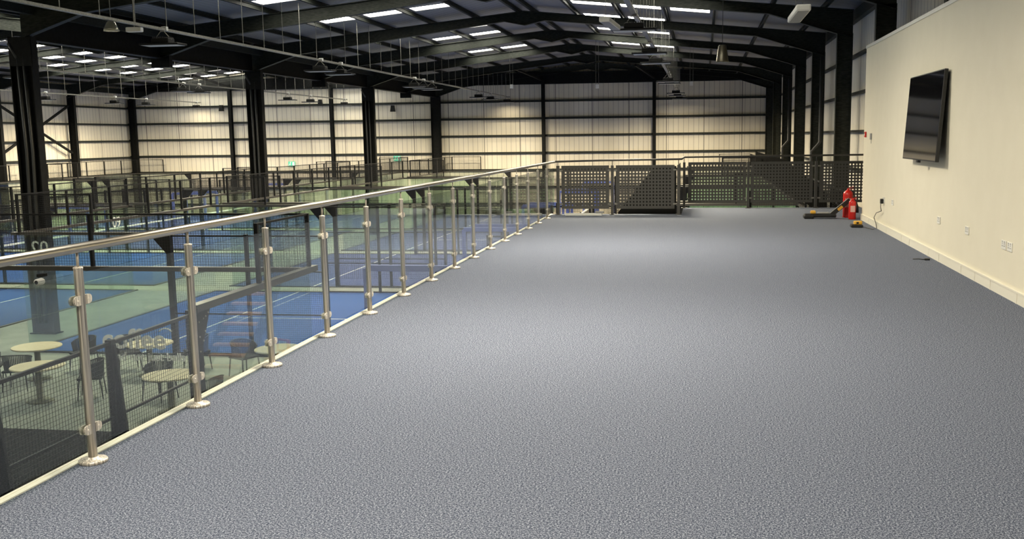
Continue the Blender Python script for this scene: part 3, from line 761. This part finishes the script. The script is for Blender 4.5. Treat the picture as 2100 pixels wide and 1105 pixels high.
MB().bevbox(.22, .40, -.03, .05, .045, .09, .01).build('bracket', M_grey, t)
t = thing('low_bench', 'long white bench low against the far wall beyond the courts', 'bench', (-13.2, 67.55, G))
MB().bevbox(-1.6, 1.6, -.15, .12, .30, .42, .01).build('seat', M_white, t)
for sx in (-1.3, 1.3): MB().box(sx - .05, sx + .05, -.12, .1, 0, .30).build('leg', M_grey, t)

# ------------------------------------------------------------------ hung ceiling items
def heater(x, y, z, rz, tilt, label, s=1.0):
    t = thing('radiant_heater', label, 'heater', (x, y, z), rz, 'hung white heaters')
    t.rotation_euler = (tilt, 0, rz)
    MB().bevbox(-.11 * s, .11 * s, -.85 * s, .85 * s, 0, .10 * s, .02).build('casing', M_white, t)
    gl = MB().box(-.085 * s, .085 * s, -.81 * s, .81 * s, -.006, .0)
    gl.build('grille', M_grey, t)
    for yy in (-.65 * s, .65 * s):
        MB().tube([(0, yy, .10 * s), (.02, yy, ztop(x) + .10 - z)], .006, 6).build('suspension_chain', M_galv, t)
heater(1.51, 17.1, 3.49, 0, 0, 'long white heater box hung near the right rafters')
heater(-1.98, 21.8, 3.93, -.05, 0, 'white heater box hung left of the right-hand cable tray')
t = thing('pendant_speaker', 'dark conical pendant speaker hanging on a long cable', 'speaker', (.33, 19.0, 2.93))
MB().lathe([(.118, 0), (.114, .02), (.072, .30), (.06, .31)], n=28).build('cone_body', mat('bronze grey metal', (.10, .09, .065), .35, metal=.7), t)
MB().tube([(0, 0, .33), (0, 0, 2.95)], .006, 6).build('cable', M_blackplastic, t)
t = thing('reflector_lamp', 'small bell-shaped glass reflector lamp at the near end of the left cable tray', 'light', (-13.22, 21.5, 4.10))
MB().lathe([(.17, 0), (.16, .05), (.10, .18), (.045, .24), (.03, .28)], n=20).build('shade', mat('clear prismatic shade', (.35, .34, .26), .15, metal=.5), t)
MB().tube([(0, 0, .28), (0, 0, 1.85)], .007, 6).build('cable', M_galv, t)
t = thing('emergency_light', 'white box-shaped emergency light on the left cable tray', 'light', (-13.16, 22.35, 4.16))
MB().bevbox(-.19, .19, -.07, .07, 0, .11, .02).build('casing', M_white, t)
MB().box(-.01, .01, -.01, .01, .11, 1.82).build('hanger', M_galv, t)
for i, (x, y, z) in enumerate([(-5.19, 50, 3.95), (-.6, 50, 4.0), (-9.48, 50, 4.03)]):
    t = thing('sensor_box', 'small white box hung before the far wall, %s' % ['left of the ridge-side post', 'right of the right-hand cable tray', 'beside the end of the left cable tray'][i], 'sensor', (x, y, z), 0, 'hung white sensor boxes')
    MB().bevbox(-.08, .08, -.05, .05, 0, .2, .01).build('casing', M_white, t)
    for sx in (-.07, .07): MB().box(sx - .005, sx + .005, -.005, .005, .2, ztop(x) + .16 - z).build('hanger', M_galv, t)
for i, x in enumerate((-28.69, -21.0)):
    z = (-.04, .27)[i]
    t = thing('exit_sign', 'green running-man exit sign on the far wall, %s of the two' % ('left' if i == 0 else 'right'), 'sign', (x, YF - .18, z), 0, 'exit signs')
    MB().box(-.24, .24, 0, .04, -.17, .17).build('sign_panel', M_green, t)
    MB().box(-.05, .05, .04, .182, -.04, .04).build('bracket', M_grey, t)
    m_ = MB(); m_.lathe([(.035, -.004), (.035, 0)], (-.08, 0, .11), 10, 'y'); m_.bar((-.09, -.003, .07), (-.13, -.003, -.03), .05, .006, up=(0, 1, 0)); m_.bar((-.13, -.003, -.03), (-.05, -.003, -.09), .03, .006, up=(0, 1, 0)); m_.bar((-.13, -.003, -.03), (-.22, -.003, -.10), .03, .006, up=(0, 1, 0))
    m_.box(.06, .20, -.005, 0, -.13, .13)
    m_.build('pictogram', M_letter, t)
for i, (x, z) in enumerate([(-26.3, 4.16), (-21.12, 3.67), (-33.6, 3.9)]):
    t = thing('wall_speaker', 'small black speaker high on the far wall, %s' % ['second from left', 'rightmost', 'leftmost'][i], 'speaker', (x, YF - .5, z), 0, 'wall speakers')
    MB().prism([(-.16, -.2), (.16, -.2), (.10, .22), (-.10, .22)], 0, .22, 'y').build('cabinet', M_black, t)
    MB().box(-.03, .03, .22, .48, -.03, .03).build('bracket', M_black, t)
